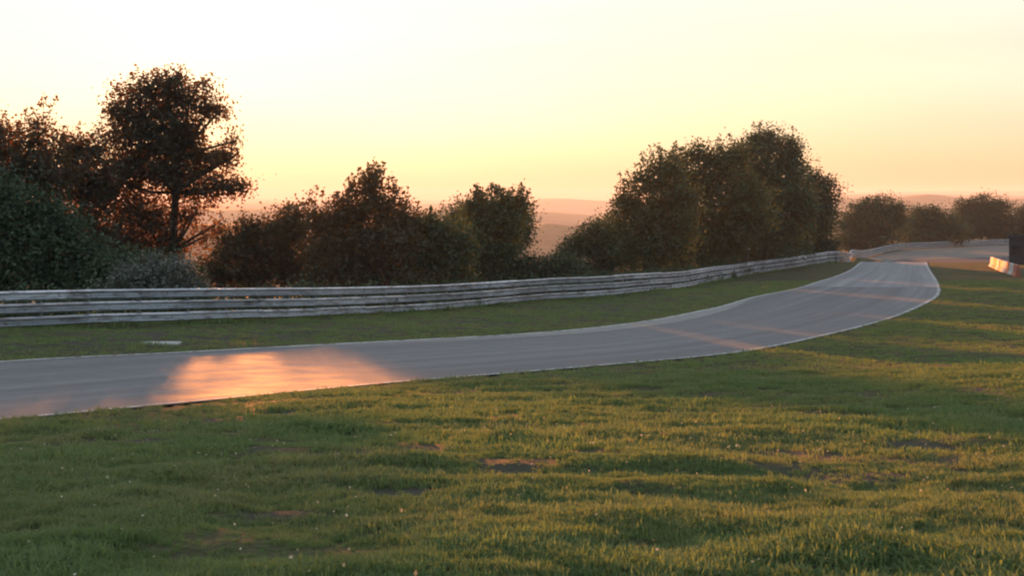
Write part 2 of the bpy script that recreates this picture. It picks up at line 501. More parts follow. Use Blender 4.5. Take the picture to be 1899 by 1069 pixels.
tag(polar('ground', R1, M['ground'], True), 'rough grass ground falling away from the camera to the track', 'ground', kind='structure')
tag(polar('hills', R2, M['hills']), 'hazy wooded hills beyond the valley', 'hills', kind='structure')

# ---- track
def resample(P, n):
    L = np.r_[0, np.cumsum(np.linalg.norm(np.diff(P[:, :2], axis=0), axis=1))]
    s = np.linspace(0, L[-1], n)
    return np.stack([np.interp(s, L, P[:, k]) for k in range(2)], 1), s
def matched(n=420):
    """pairs of edge points, roughly square across the track"""
    A, s = resample(ROAD_L, n)
    B, _ = resample(ROAD_R, 3 * n)
    T = np.gradient(A, axis=0); T /= np.linalg.norm(T, axis=1)[:, None]
    out = []; last = 0
    for p, t in zip(A, T):
        d = (B - p) @ t
        k = np.argmin(np.abs(d) + 1e-3 * np.linalg.norm(B - p, axis=1) + np.where(np.arange(len(B)) < last, 1e3, 0))
        last = k; out.append(B[k])
    out = np.array(out)
    for _ in range(6): out[1:-1] = (out[:-2] + out[1:-1] + out[2:]) / 3
    return A, out, s
EA, EB, ES = matched()
def strip(name, A, B, s, cols, lift, mat, crown=0.0):
    n = len(A); u = np.linspace(0, 1, cols + 1)
    P = A[:, None] * (1 - u[None, :, None]) + B[:, None] * u[None, :, None]
    X, Y = P[..., 0].ravel(), P[..., 1].ravel()
    Z = smooth_h(X, Y) + lift + crown * np.tile(4 * u * (1 - u), n)
    i, j = np.meshgrid(np.arange(n - 1), np.arange(cols), indexing='ij'); c = cols + 1
    F = np.stack([i * c + j, i * c + j + 1, (i + 1) * c + j + 1, (i + 1) * c + j], -1).reshape(-1, 4)
    me = np_mesh(name, np.stack([X, Y, Z], 1), F[:, ::-1], mat, True)
    uvl = me.uv_layers.new(name='UVMap')
    W = np.linalg.norm(A - B, axis=1).mean()
    UV = np.stack([np.tile(u * W, n), np.repeat(s, c)], 1)
    li = np.empty(len(me.loops), np.int32); me.loops.foreach_get('vertex_index', li)
    uvl.data.foreach_set('uv', UV[li].astype(np.float32).ravel())
    o = link(bpy.data.objects.new(name, me))
    if me.polygons[0].normal.z < 0: me.flip_normals()
    return o
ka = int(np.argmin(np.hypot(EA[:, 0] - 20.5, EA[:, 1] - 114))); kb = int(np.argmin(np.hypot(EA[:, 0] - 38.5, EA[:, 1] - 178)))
for a, b, mt, lb in ((0, ka + 1, 'road', 'grey asphalt race track curving away to the right'), (ka, kb + 1, 'road_sheen', 'length of the race track before the crest, paler with painted-in sky sheen'), (kb, len(EA), 'road_dark', 'dark bend of the race track beyond the crest')):
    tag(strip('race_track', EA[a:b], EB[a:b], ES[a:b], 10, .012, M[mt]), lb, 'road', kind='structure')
W = np.linalg.norm(EB - EA, axis=1)[:, None]; DIR = (EB - EA) / W
k0 = int(np.argmin(np.hypot(EA[:, 0] + 7, EA[:, 1] - 43))); k1 = int(np.argmin(np.hypot(EA[:, 0] - 14, EA[:, 1] - 93)))
wid = (1.15 * np.sin(np.linspace(0, math.pi, k1 - k0)) ** .8)[:, None] + .03
tag(strip('concrete_edge_strip', EA[k0:k1] + DIR[k0:k1] * .20, EA[k0:k1] + DIR[k0:k1] * (.20 + wid), ES[k0:k1], 3, .018, M['strip']), 'pale concrete strip along the far edge of the track', 'kerb', kind='structure')
tag(strip('edge_line', EA + DIR * .05, EA + DIR * .24, ES, 1, .024, M['paint']), 'worn white line along the far edge of the track', 'road marking', kind='structure')
tag(strip('edge_line', EB - DIR * .22, EB - DIR * .08, ES, 1, .024, M['paint']), 'worn white line along the near edge of the track', 'road marking', kind='structure')
# run-off area between the bend and the far guard rail
q0 = int(np.argmin(np.hypot(EA[:, 0] - 51, EA[:, 1] - 221)))
RA = EA[q0:]; RB0, _ = resample(RAILF_P[np.argmin(np.hypot(RAILF_P[:, 0] - 51, RAILF_P[:, 1] - 241)):], len(RA))
toA = RA - RB0; toA /= np.linalg.norm(toA, axis=1)[:, None]
tag(strip('runoff_area', RA - DIR[q0:] * .3, RB0 + toA * 1.6, ES[q0:], 14, .016, M['runoff']), 'pale run-off area between the bend and the far guard rail', 'run-off', kind='structure')

# ------------------------------------------------------------------ guard rails
def wbeam_mesh(length):
    z = [-.165, -.160, -.118, -.090, -.036, .036, .090, .118, .160, .165]
    y = [.004, .010, .105, .105, .004, .004, .105, .105, .010, .004]
    # front towards -Y
    z = [v * .93 for v in z]
    prof = [(-a, b) for a, b in zip(y, z)] + [(-a + .006, b) for a, b in zip(y[::-1], z[::-1])]
    mb = MB(); mb.prism(prof[::-1], -length / 2, length / 2)
    me = bpy.data.meshes.new('beam'); me.from_pydata(mb.v, [], mb.f); me.materials.append(M['rail']); me.update()
    return me
def post_mesh(h):
    mb = MB(); mb.box(-.05, .05, .012, .020, -.3, h).box(-.05, .05, .094, .102, -.3, h).box(-.004, .004, .020, .094, -.3, h)
    me = bpy.data.meshes.new('post'); me.from_pydata(mb.v, [], mb.f); me.materials.append(M['post']); me.update()
    return me
BEAM, POST = wbeam_mesh(4.16), post_mesh(1.19)
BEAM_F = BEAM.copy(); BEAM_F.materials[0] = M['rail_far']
def guard_rail(path, label, beam, bay=4.0, posts=2, rows=(.245, .645, 1.045), jit=.012):
    L = np.r_[0, np.cumsum(np.linalg.norm(np.diff(path[:, :2], axis=0), axis=1))]
    n = int(L[-1] // bay)
    s = np.arange(n + 1) * bay
    X = np.interp(s, L, path[:, 0]); Y = np.interp(s, L, path[:, 1]); Z = ground_h(X, Y)[0]
    # even out the tussocks along the foot of the rail
    Z = smooth_h(X, Y)
    root = tag(empty('guard_rail', (X[0], Y[0], Z[0])), label, 'guard rail', 'steel guard rails along the outside of the track')
    o0 = np.array([X[0], Y[0], Z[0]])
    for i in range(n):
        p, q = np.array([X[i], Y[i], Z[i]]), np.array([X[i + 1], Y[i + 1], Z[i + 1]])
        m = (p + q) / 2; d = q - p
        a = math.atan2(d[1], d[0]); pitch = -math.atan2(d[2], math.hypot(d[0], d[1]))
        if math.hypot(*m[:2]) < 12: continue
        for r, hz in enumerate(rows):
            b = bpy.data.objects.new('beam', beam); link(b, root)
            b.location = tuple(m - o0 + np.array([0, 0, hz + random.uniform(-jit, jit)]))
            b.rotation_euler = (random.uniform(-.05, .05), pitch + random.uniform(-.0022, .0022), a + random.uniform(-.003, .003))
        for k in range(posts):
            pp = p + d * (k / posts)
            b = bpy.data.objects.new('post', POST); link(b, root)
            b.location = tuple(pp - o0); b.rotation_euler = (random.uniform(-.02, .02), random.uniform(-.02, .02), a)
    return root
guard_rail(RAIL_P, 'long triple-beam grey steel guard rail along the left verge, in front of the shrubs', BEAM)
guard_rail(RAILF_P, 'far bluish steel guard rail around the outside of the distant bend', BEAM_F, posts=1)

# ------------------------------------------------------------------ trees and shrubs
def leaves_mesh(name, C, N, size, tone, mat):
    """C centres, N normals, size per leaf: each leaf a folded pointed quad of two triangles"""
    n = len(C)
    N = N / np.linalg.norm(N, axis=1)[:, None]
    t = RNG.normal(size=(n, 3)); t -= (t * N).sum(1)[:, None] * N; t /= np.linalg.norm(t, axis=1)[:, None]
    b = np.cross(N, t); s = size[:, None]
    V = np.empty((n, 4, 3))
    V[:, 0] = C - t * s * .5; V[:, 1] = C + b * s * .36 + N * s * .10; V[:, 2] = C + t * s * .5; V[:, 3] = C - b * s * .36 + N * s * .10
    k = np.arange(n)[:, None] * 4
    F = np.concatenate([k + [0, 1, 2], k + [0, 2, 3]], 1).reshape(-1, 3)
    me = np_mesh(name, V.reshape(-1, 3), F, mat)
    at = me.attributes.new('tone', 'FLOAT', 'POINT')
    at.data.foreach_set('value', np.repeat(tone, 4).astype(np.float32))
    return me

def plant(name, label, cat, D, base_x, lobes, mat, leaves, leaf=.19, group=None, trunk_r=.14, cluster=.34, shoots=0, shoot_len=1.1, per=26, hollow=.30, tonebias=0.0, depth=1.0, shoot_top=None):
    """lobes: (photo column, photo row, half width px, half height px[, distance offset m]) at distance D"""
    leaves = int(leaves * 2.75); leaf *= 1.02
    base = px(base_x, 0, D); base[2] = ground_h(base[0], base[1])[0][0]
    Ls = []
    for lb in lobes:
        dd = D + (lb[4] if len(lb) > 4 else 0)
        c = px(lb[0], lb[1], dd); rx = lb[2] * dd / FPX; rz = lb[3] * dd / FPX
        Ls.append((c - base, np.array([rx, (rx + rz) * .5 * depth, rz])))
    vol = np.array([np.prod(r) ** .72 for _, r in Ls]); vol /= vol.sum()
    nc = max(6, leaves // per)
    cc, cn, ctone, owner = [], [], [], []
    for i, (c, r) in enumerate(Ls):
        k = max(3, int(round(nc * vol[i])))
        d = RNG.normal(size=(k, 3)); d /= np.linalg.norm(d, axis=1)[:, None]
        rad = (hollow + (1 - hollow) * RNG.random(k) ** .5)[:, None]
        wob = (.74 + .30 * RNG.random(k) + .28 * RNG.random(k) ** 3)[:, None]
        sd_ = 17.3 * i + D
        wob = wob * (.66 + .70 * vnoise(d[:, 0] * 1.9 + sd_, d[:, 2] * 1.9 + d[:, 1] * 1.3 + sd_, 5))[:, None]
        P = c + d * r * rad * wob
        cc.append(P); cn.append(d); ctone.append(RNG.random(k)); owner += [i] * k
    cc = np.vstack(cc); cn = np.vstack(cn); ctone = np.concatenate(ctone); owner = np.array(owner)
    hs = .55 + .05 * D / 10 * .6
    hole = .6 * vnoise(cc[:, 0] / hs, cc[:, 2] / hs + cc[:, 1] * .5, 8) + .4 * vnoise(cc[:, 0] * 2.1 / hs, cc[:, 2] * 2.1 / hs, 9)
    keep = (cc[:, 2] > .15) & (hole > .27)
    cc, cn, ctone, owner = cc[keep], cn[keep], ctone[keep], owner[keep]
    # leaves round each twig end
    m = RNG.poisson(per, len(cc)); idx = np.repeat(np.arange(len(cc)), m)
    sig = cluster * (.6 + .8 * RNG.random(len(cc)))
    C = cc[idx] + RNG.normal(size=(len(idx), 3)) * sig[idx][:, None] * np.array([1, 1, .8])
    N = RNG.normal(size=(len(idx), 3)) * .8 + cn[idx] * .5 + np.array([0, 0, .5])
    T = np.clip(.08 + .75 * ctone[idx] ** 1.3 + .22 * RNG.normal(size=len(idx)) + tonebias, 0, 1)
    mb = MB()
    # trunk and limbs
    top = max(Ls, key=lambda q: q[0][2])[0]
    zs = sorted(q[0][2] for q in Ls)
    tz = max(.8, zs[len(zs) // 2] if len(zs) > 1 else zs[0])
    cx = float(np.mean([q[0][0] for q in Ls])) * .5; cyy = float(np.mean([q[0][1] for q in Ls])) * .5
    tp = [np.array([0, 0, -.3]), np.array([cx * .15, 0, tz * .35]), np.array([cx * .6, cyy * .5, tz * .75]), np.array([cx, cyy, tz]), np.array([(cx + top[0]) / 2, top[1] * .6, (tz + top[2]) / 2]), np.array([top[0], top[1], top[2]])]
    tp = [p + RNG.normal(size=3) * .06 * (i > 0) for i, p in enumerate(tp)]
    mb.tube(tp, [trunk_r * v for v in (1.25, 1, .85, .7, .45, .15)], 8)
    for i, (c, r) in enumerate(Ls):
        st = tp[2] if c[2] < tz else tp[3]
        if c[2] < tp[2][2]: st = tp[1]
        mid = (st + c) / 2 + RNG.normal(size=3) * .15 * np.linalg.norm(r) * .4 + np.array([0, 0, -.1 * r[2]])
        mb.tube([st, mid, c], [trunk_r * .5, trunk_r * .36, trunk_r * .22], 5)
        ks = np.where(owner == i)[0]
        if len(ks):
            for k in ks[RNG.permutation(len(ks))[:max(4, len(ks) // 4)]]:
                w = cc[k]; s0 = c + (w - c) * .1
                mb.tube([s0, (s0 + w) / 2 + RNG.normal(size=3) * .12, w], [trunk_r * .16, trunk_r * .1, .008], 3)
    SCn, SN, ST = [], [], []
    # upright shoots breaking the outline
    if shoots:
        w = np.array([q[1][0] * q[1][1] for q in Ls]) if shoot_top is None else np.array(shoot_top, float)
        w = w / w.sum()
        for _ in range(shoots):
            i = RNG.choice(len(Ls), p=w); c, r = Ls[i]
            a = RNG.random() * 2 * math.pi; e = math.radians(RNG.uniform(28, 88))
            d = np.array([math.cos(a) * math.cos(e), math.sin(a) * math.cos(e), math.sin(e)])
            s0 = c + d * r * .75; ln = shoot_len * RNG.uniform(.5, 1.25)
            dirn = d * .7 + np.array([0, 0, .8]) + RNG.normal(size=3) * .22; dirn /= np.linalg.norm(dirn)
            s1 = s0 + dirn * ln + np.array([0, 0, -.05])
            mb.tube([s0, (s0 + s1) / 2 + RNG.normal(size=3) * .05, s1], [.02, .014, .006], 3)
            kk = int(per * .8 * max(.6, ln)); tt = RNG.random(kk) ** .8
            P = s0 + (s1 - s0) * tt[:, None] + RNG.normal(size=(kk, 3)) * (.05 + .17 * (1 - tt))[:, None] * (cluster / .34)
            SCn.append(P); SN.append(RNG.normal(size=(kk, 3)) + np.array([0, 0, .3])); ST.append(np.clip(.4 + .3 * RNG.normal(size=kk) + tonebias, 0, 1))
    if SCn:
        C = np.vstack([C] + SCn); N = np.vstack([N] + SN); T = np.concatenate([T] + ST)
    S = leaf * RNG.uniform(.6, 1.35, len(C))
    root = tag(empty(name, base), label, cat, group)
    link(bpy.data.objects.new('crown', leaves_mesh('crown', C, N, S, T, mat)), root)
    mb.build('trunk' if cat == 'tree' else 'stems', M['bark'], root, True)
    return root

#PLANTS
G_T, G_S = 'trees behind the guard rail', 'shrubs behind the guard rail'
plant('tall_tree', 'tall broad tree on the left with the low sun glowing through its right edge', 'tree', 95, 318,
      [(308, 165, 48, 42), (255, 190, 48, 48), (352, 190, 46, 40), (225, 210, 28, 34), (390, 200, 22, 20), (300, 235, 72, 50), (240, 265, 50, 55), (335, 240, 26, 40), (300, 310, 85, 50), (400, 300, 34, 17), (428, 292, 12, 8), (404, 210, 20, 14), (360, 228, 24, 22), (355, 262, 24, 24), (432, 262, 8, 24), (378, 288, 36, 18), (412, 284, 22, 10), (398, 418, 12, 12), (376, 440, 18, 18), (366, 388, 16, 14),
       (225, 340, 55, 50), (355, 340, 56, 36), (412, 345, 42, 24), (446, 344, 20, 11), (270, 400, 80, 45), (350, 400, 24, 22), (250, 460, 70, 40), (320, 455, 32, 30)],
      M['leaf_oak'], 16500, .19, G_T, .24, .36, 26, 1.0, tonebias=.05)
plant('tree', 'feathery tree at the left edge, taller than the dark shrub before it', 'tree', 88, 40,
      [(30, 262, 60, 30), (-30, 250, 50, 50), (75, 246, 36, 24), (20, 320, 90, 60), (-40, 330, 70, 70), (90, 330, 60, 55), (30, 420, 100, 70)],
      M['leaf_oak'], 7000, .19, G_T, .2, .36, 60, 1.6)
plant('tree', 'thin-topped tree between the feathery tree and the tall tree', 'tree', 92, 150,
      [(140, 280, 36, 26), (175, 275, 26, 22), (120, 330, 55, 50), (175, 340, 50, 55), (150, 420, 70, 60), (185, 460, 60, 50)],
      M['leaf_oak'], 6200, .19, G_T, .18, .36, 44, 1.4)
plant('shrub', 'big dark green shrub at the left edge just behind the guard rail', 'shrub', 66, 70,
      [(30, 400, 70, 60), (-40, 390, 70, 70), (100, 430, 60, 50), (150, 470, 55, 45), (40, 480, 90, 70), (-50, 480, 80, 70), (130, 520, 80, 45), (190, 510, 40, 40)],
      M['leaf_dark'], 15000, .15, G_S, .1, .28, 40, .8)
plant('pale_bush', 'low bush with pale silvery leaves behind the guard rail under the tall tree', 'shrub', 60, 285,
      [(240, 510, 36, 24), (285, 500, 32, 30), (330, 505, 34, 30), (285, 535, 90, 24), (360, 528, 22, 20)],
      M['leaf_pale'], 2600, .10, G_S, .04, .15, 40, .45, per=14, tonebias=-.12)
plant('shrub', 'dark undergrowth shrub filling in behind the pale silvery bush', 'shrub', 64, 290,
      [(220, 520, 50, 50), (290, 525, 60, 45), (345, 532, 32, 34)], M['leaf_dark'], 6500, .14, G_S, .06, .24, 10, .6)
plant('shrub', 'low russet shrub right of the tall tree, directly under the sun', 'shrub', 104, 450,
      [(438, 458, 30, 22), (475, 434, 40, 32), (520, 424, 38, 30), (548, 408, 28, 28), (450, 500, 80, 45), (540, 480, 60, 60), (390, 508, 28, 28), (410, 440, 14, 14)],
      M['leaf_russet'], 9000, .20, G_S, .1, .36, 46, 1.2)
plant('shrub', 'wide russet shrub with a few tall spiky shoots on top, left of centre', 'shrub', 100, 670,
      [(600, 415, 40, 30), (650, 395, 40, 34), (690, 380, 36, 28), (735, 400, 36, 28), (640, 460, 70, 55), (720, 450, 66, 55), (680, 520, 130, 45), (690, 358, 8, 14)],
      M['leaf_russet'], 13000, .20, G_S, .12, .36, 70, 1.5, shoot_top=[.6, 1, 1.4, 1, .1, .2, 0, 1.6])
plant('shrub', 'rounded dark shrub between the spiky shrub and the flat-topped small tree', 'shrub', 102, 790,
      [(775, 425, 30, 26), (810, 430, 34, 28), (790, 470, 56, 46), (848, 462, 38, 44), (800, 520, 80, 36), (745, 440, 30, 34)],
      M['leaf_olive'], 7500, .20, G_S, .1, .34, 30, 1.0)
plant('small_tree', 'flat-topped small tree standing alone against the hazy hills at the centre', 'tree', 112, 905,
      [(880, 385, 26, 24), (920, 378, 36, 24), (965, 380, 20, 22), (905, 410, 50, 34), (945, 415, 34, 36), (890, 460, 55, 45), (930, 470, 44, 50), (905, 515, 75, 36), (970, 500, 30, 26)],
      M['leaf_olive'], 9500, .20, G_T, .14, .34, 46, .9, shoot_top=[1, 1.4, 1, .3, .3, .1, .1, 0, .1])
plant('shrub', 'very low shrub in the dip under the hazy hills, right of the small tree', 'shrub', 112, 1015,
      [(985, 508, 36, 22), (1025, 498, 34, 26), (1005, 520, 60, 24), (1055, 505, 30, 30)], M['leaf_dark'], 4500, .18, G_S, .07, .3, 14, .6)
plant('shrub', 'rounded green shrub at the foot of the big right-hand clump, on its left end', 'shrub', 138, 1110,
      [(1060, 462, 26, 22), (1095, 445, 36, 30), (1130, 440, 34, 40), (1090, 490, 56, 34), (1140, 485, 50, 40)],
      M['leaf_olive'], 7500, .19, G_S, .09, .32, 30, .9, tonebias=.1)
plant('tree', 'leaning feathery tree on the left shoulder of the right-hand clump', 'tree', 132, 1195,
      [(1150, 392, 22, 24), (1172, 360, 24, 28), (1200, 332, 26, 26), (1232, 308, 26, 24), (1205, 385, 44, 44), (1185, 440, 56, 50), (1235, 450, 50, 50), (1245, 360, 40, 50), (1262, 400, 40, 60)],
      M['leaf_olive'], 10500, .21, G_T, .14, .38, 110, 1.3)
plant('tree', 'broad rounded tree in the middle of the right-hand clump', 'tree', 146, 1300,
      [(1262, 308, 26, 26), (1296, 292, 28, 24), (1330, 296, 28, 24), (1362, 290, 26, 26), (1290, 350, 52, 54), (1350, 350, 52, 58), (1280, 430, 60, 56), (1350, 430, 60, 56), (1392, 390, 40, 60)],
      M['leaf_olive'], 13000, .23, G_T, .17, .42, 80, 1.2)
plant('tree', 'tallest tree of the right-hand clump with a pointed crown', 'tree', 164, 1420,
      [(1436, 252, 24, 22), (1410, 262, 24, 22), (1384, 280, 24, 24), (1462, 272, 22, 26), (1474, 300, 20, 28), (1420, 305, 54, 44), (1380, 330, 44, 50), (1455, 345, 44, 54), (1400, 400, 66, 64), (1460, 415, 50, 56), (1488, 380, 26, 44)],
      M['leaf_dark'], 15000, .24, G_T, .2, .46, 60, 1.2, tonebias=.14)
plant('tree', 'dark rounded tree at the right end of the right-hand clump', 'tree', 186, 1515,
      [(1498, 334, 30, 26), (1530, 350, 26, 26), (1545, 372, 16, 18), (1500, 385, 36, 42), (1525, 405, 30, 40), (1490, 430, 40, 40), (1520, 455, 34, 26), (1470, 468, 40, 24), (1530, 468, 26, 20)],
      M['leaf_dark'], 9000, .26, G_T, .18, .46, 14, .8)
plant('shrub', 'thicket of dark shrubs along the rail under the right-hand clump', 'shrub', 158, 1330,
      [(1250, 486, 40, 24, -6), (1310, 476, 46, 28), (1365, 466, 40, 28, 6), (1410, 462, 40, 30, 10), (1210, 492, 36, 24, -12)], M['leaf_dark'], 6000, .22, G_S, .08, .36, 12, .7)
plant('tree', 'wide dark tree beyond the bend, just right of the clump', 'tree', 300, 1620,
      [(1600, 395, 34, 28), (1635, 388, 38, 26), (1660, 400, 30, 28), (1620, 425, 60, 26), (1580, 420, 26, 30), (1610, 448, 60, 22), (1575, 452, 30, 20)], M['leaf_dark'], 8000, .36, G_T, .2, .6, 12, 1.0)
plant('shrub', 'low dark hedge-like shrub between two trees beyond the bend', 'shrub', 325, 1722,
      [(1700, 410, 26, 26), (1730, 405, 26, 24), (1715, 434, 56, 22), (1760, 425, 30, 26)], M['leaf_dark'], 6000, .36, G_S, .14, .6, 10, .8)
plant('tree', 'domed dark tree beyond the bend near the hut', 'tree', 368, 1820,
      [(1795, 388, 28, 20), (1830, 380, 34, 20), (1852, 392, 24, 24), (1815, 412, 52, 28), (1790, 428, 36, 22), (1850, 430, 40, 22)], M['leaf_dark'], 8500, .38, G_T, .2, .62, 10, .8)
plant('tree', 'dark tree at the right edge beyond the bend, cut by the frame', 'tree', 366, 1910,
      [(1900, 400, 26, 24), (1930, 395, 34, 28), (1915, 425, 50, 26), (1960, 415, 40, 34)], M['leaf_dark'], 6500, .38, G_T, .2, .62, 8, .8)
ORDW = 'first second third fourth fifth sixth seventh eighth ninth tenth eleventh twelfth thirteenth fourteenth fifteenth sixteenth seventeenth eighteenth nineteenth twentieth'.split()
kk = [i for i in range(int(np.argmin(np.abs(RAIL_P[:, 1] - 46))), len(RAIL_P) - 2, 8)]
for n_, i in enumerate(kk):
    tx, ty = RAIL_P[i + 1, :2] - RAIL_P[i, :2]
    wx, wy = RAIL_P[i, 0] - ty * 2.6, RAIL_P[i, 1] + tx * 2.6
    gz = ground_h(wx, wy)[0][0]
    cpx, cpy, ppm = CX + wx / wy * FPX, HY - gz / wy * FPX, FPX / wy
    plant('bramble_bush', 'low dark bramble bush close behind the guard rail, %s from the left' % ORDW[n_], 'shrub', wy, cpx,
          [(cpx - 1.6 * ppm, cpy - .45 * ppm, 1.9 * ppm, .5 * ppm, -2.2), (cpx, cpy - .55 * ppm, 1.9 * ppm, .6 * ppm), (cpx + 1.6 * ppm, cpy - .45 * ppm, 1.9 * ppm, .5 * ppm, 2.2)],
          M['leaf_dark'], 1500, .13, G_S, .03, .2, 10, .45, depth=.7)
plant('shrub', 'added sun-blocking shrub hidden behind the rounded shrub and the small tree', 'shrub', 150, 890,  # added out of sight to keep low sun off the track
      [(852, 408, 28, 30), (885, 404, 40, 28), (930, 404, 44, 28), (962, 414, 30, 32), (800, 436, 44, 32), (880, 440, 84, 40), (940, 440, 50, 36)], M['leaf_dark'], 9000, .22, G_S, .1, .4, 8, .6)
plant('shrub', 'added sun-blocking shrub hidden behind the leaning feathery tree of the clump', 'shrub', 168, 1200,  # unseen from the camera, added to stop sun streaks on the bend
      [(1126, 441, 40, 26), (1160, 440, 36, 30), (1200, 428, 44, 40), (1260, 420, 44, 45), (1205, 470, 70, 30)], M['leaf_dark'], 6500, .24, G_S, .1, .42, 10, .7)
plant('shrub', 'added sun-blocking shrub hidden behind the tallest tree of the clump', 'shrub', 185, 1400,  # hidden blocker, added to close sun gaps under the tall trees
      [(1335, 452, 50, 32), (1400, 452, 50, 32), (1462, 456, 50, 30), (1400, 470, 90, 24)], M['leaf_dark'], 5500, .26, G_S, .1, .45, 8, .7)
plant('shrub', 'added sun-blocking shrub hidden behind the flat-topped small tree', 'shrub', 185, 905,  # hidden extra shrub, added to shade the track from the low sun
      [(880, 402, 38, 24), (925, 400, 38, 24), (905, 425, 66, 38)], M['leaf_dark'], 4500, .26, G_S, .1, .45, 6, .6)
plant('shrub', 'dark low thicket filling the gaps of the tree row beyond the bend', 'shrub', 372, 1740,
      [(1670, 420, 30, 24), (1695, 428, 30, 22), (1765, 416, 26, 24), (1740, 430, 40, 22), (1880, 425, 34, 24)], M['leaf_dark'], 5000, .38, G_S, .14, .6, 14, 1.0)
#PLANTS_END

# ------------------------------------------------------------------ small things
def at_ground(x, y): return np.array([x, y, float(smooth_h(np.array([x]), np.array([y]))[0])])

# red and white concrete blocks on the right
SEG = 3.5
c0, c1 = np.array([48.2, 163.0]), np.array([41.2, 130.5])
dv = (c1 - c0) / np.linalg.norm(c1 - c0)
prof = [(-.30, 0), (.30, 0), (.30, .10), (.15, .34), (.10, .98), (-.10, .98), (-.15, .34), (-.30, .10)]
prof = [(a, b) for a, b in prof]
blk = {}
for nm in ('white', 'red'):
    mb = MB().prism(prof, -SEG / 2 + .03, SEG / 2 - .03)
    me = bpy.data.meshes.new('barrier_block'); me.from_pydata(mb.v, [], mb.f); me.materials.append(M[nm]); me.update(); blk[nm] = me
ORD = ['farthest', 'second farthest', 'third farthest', 'fourth farthest', 'fifth farthest', 'sixth farthest', 'seventh farthest', 'nearest']
for i in range(8):
    c = c0 + dv * SEG * (i + .5)
    nm = 'white' if i % 2 == 0 else 'red'
    o = link(bpy.data.objects.new('barrier_block', blk[nm]))
    p = at_ground(*c); o.location = (p[0], p[1], p[2] - .02)
    o.rotation_euler = (0, 0, math.atan2(dv[1], dv[0]) + random.uniform(-.03, .03))
    tag(o, '%s concrete barrier block, %s of the row before the dark hut' % (nm, ORD[i]), 'barrier', 'red and white barrier blocks')

# dark hut at the right edge
p = at_ground(53.2, 168.5)
hut = tag(empty('marshal_hut', p), 'dark blue-grey hut at the right edge behind the barrier blocks', 'hut')
hut.rotation_euler = (0, 0, math.radians(-20))
MB().box(-1.5, 1.5, -1.1, 1.1, -.2, 2.75).build('wall', M['hut'], hut)
MB().prism([(-1.35, 2.754), (1.35, 2.754), (1.35, 2.86), (-1.35, 3.06)], -1.7, 1.7).build('roof', M['hut_trim'], hut)
MB().box(-.1, .85, -1.13, -1.103, .0, 2.05).build('door', M['hut_trim'], hut)
w = MB().box(-1.25, -.35, -1.13, -1.103, 1.05, 1.95).build('window', M['glass'], hut)
MB().box(-1.32, -.28, -1.15, -1.132, .98, 1.05).box(-1.32, -.28, -1.15, -1.132, 1.95, 2.02).box(-1.32, -1.25, -1.15, -1.132, 1.05, 1.95).box(-.35, -.28, -1.15, -1.132, 1.05, 1.95).build('frame', M['hut_trim'], w)

# small white board in front of the clump
q = px(1379, 460, 150.5); p = at_ground(q[0], 150.5)
sg = tag(empty('sign_board', p), 'small pale sign board on two posts before the right-hand clump', 'sign')
hz = q[2] - p[2]
MB().box(-.58, .58, -.02, .02, hz - .2, hz + .2).build('board', M['sign'], sg)
for sx in (-.4, .4):
    MB().tube([(sx, .05, -.3), (sx, .05, hz + .15)], [.03, .03], 8).build('post', M['post'], sg)

# pale slab in the far verge
q = px(298, 634, 44.2); p = at_ground(q[0], q[1])
sb = tag(empty('drain_cover', p), 'flat pale concrete slab lying in the verge before the guard rail', 'slab')
sb.rotation_euler = (0, 0, .05)
MB().box(-.52, .52, -.42, .42, -.1, .03).build('slab', M['slab'], sb)
MB().box(-.38, .38, -.28, .28, .032, .042).build('lid', M['slab'], sb)

# ------------------------------------------------------------------ grass
def tuft(name, blades, hgt, wid, spread, lean):
    V, F = [], []
    for k in range(blades):
        a = RNG.random() * 6.283; r = spread * RNG.random() ** .5
        x, y = r * math.cos(a), r * math.sin(a)
        f = RNG.random() * 6.283; h = hgt * RNG.uniform(.5, 1.15); w = wid * RNG.uniform(.7, 1.3)
        l = lean * RNG.uniform(.2, 1.3); dx, dy = math.cos(f), math.sin(f); b = len(V)
        V += [(x - dy * w, y + dx * w, -.01), (x + dy * w, y - dx * w, -.01),
              (x + dx * l * h * .35 - dy * w * .8, y + dy * l * h * .35 + dx * w * .8, h * .6), (x + dx * l * h * .35 + dy * w * .8, y + dy * l * h * .35 - dx * w * .8, h * .6),
              (x + dx * l * h, y + dy * l * h, h * (1 - .25 * l))]
        F += [(b, b + 1, b + 3), (b, b + 3, b + 2), (b + 2, b + 3, b + 4)]
    me = bpy.data.meshes.new(name); me.from_pydata(V, [], F); me.materials.append(M['grass']); me.update()
    return bpy.data.objects.new(name, me)
def tuft_set(key, n, *a):
    c = bpy.data.collections.new(key)
    for i in range(n): c.objects.link(tuft('%s_%d' % (key, i), *a))
    return c
FINE = tuft_set('fine_tuft', 6, 26, .060, .0032, .065, 1.05)
BROAD = tuft_set('broad_tuft', 5, 22, .085, .0060, .12, .95)
FAR = tuft_set('far_tuft', 4, 18, .11, .012, .25, .8)

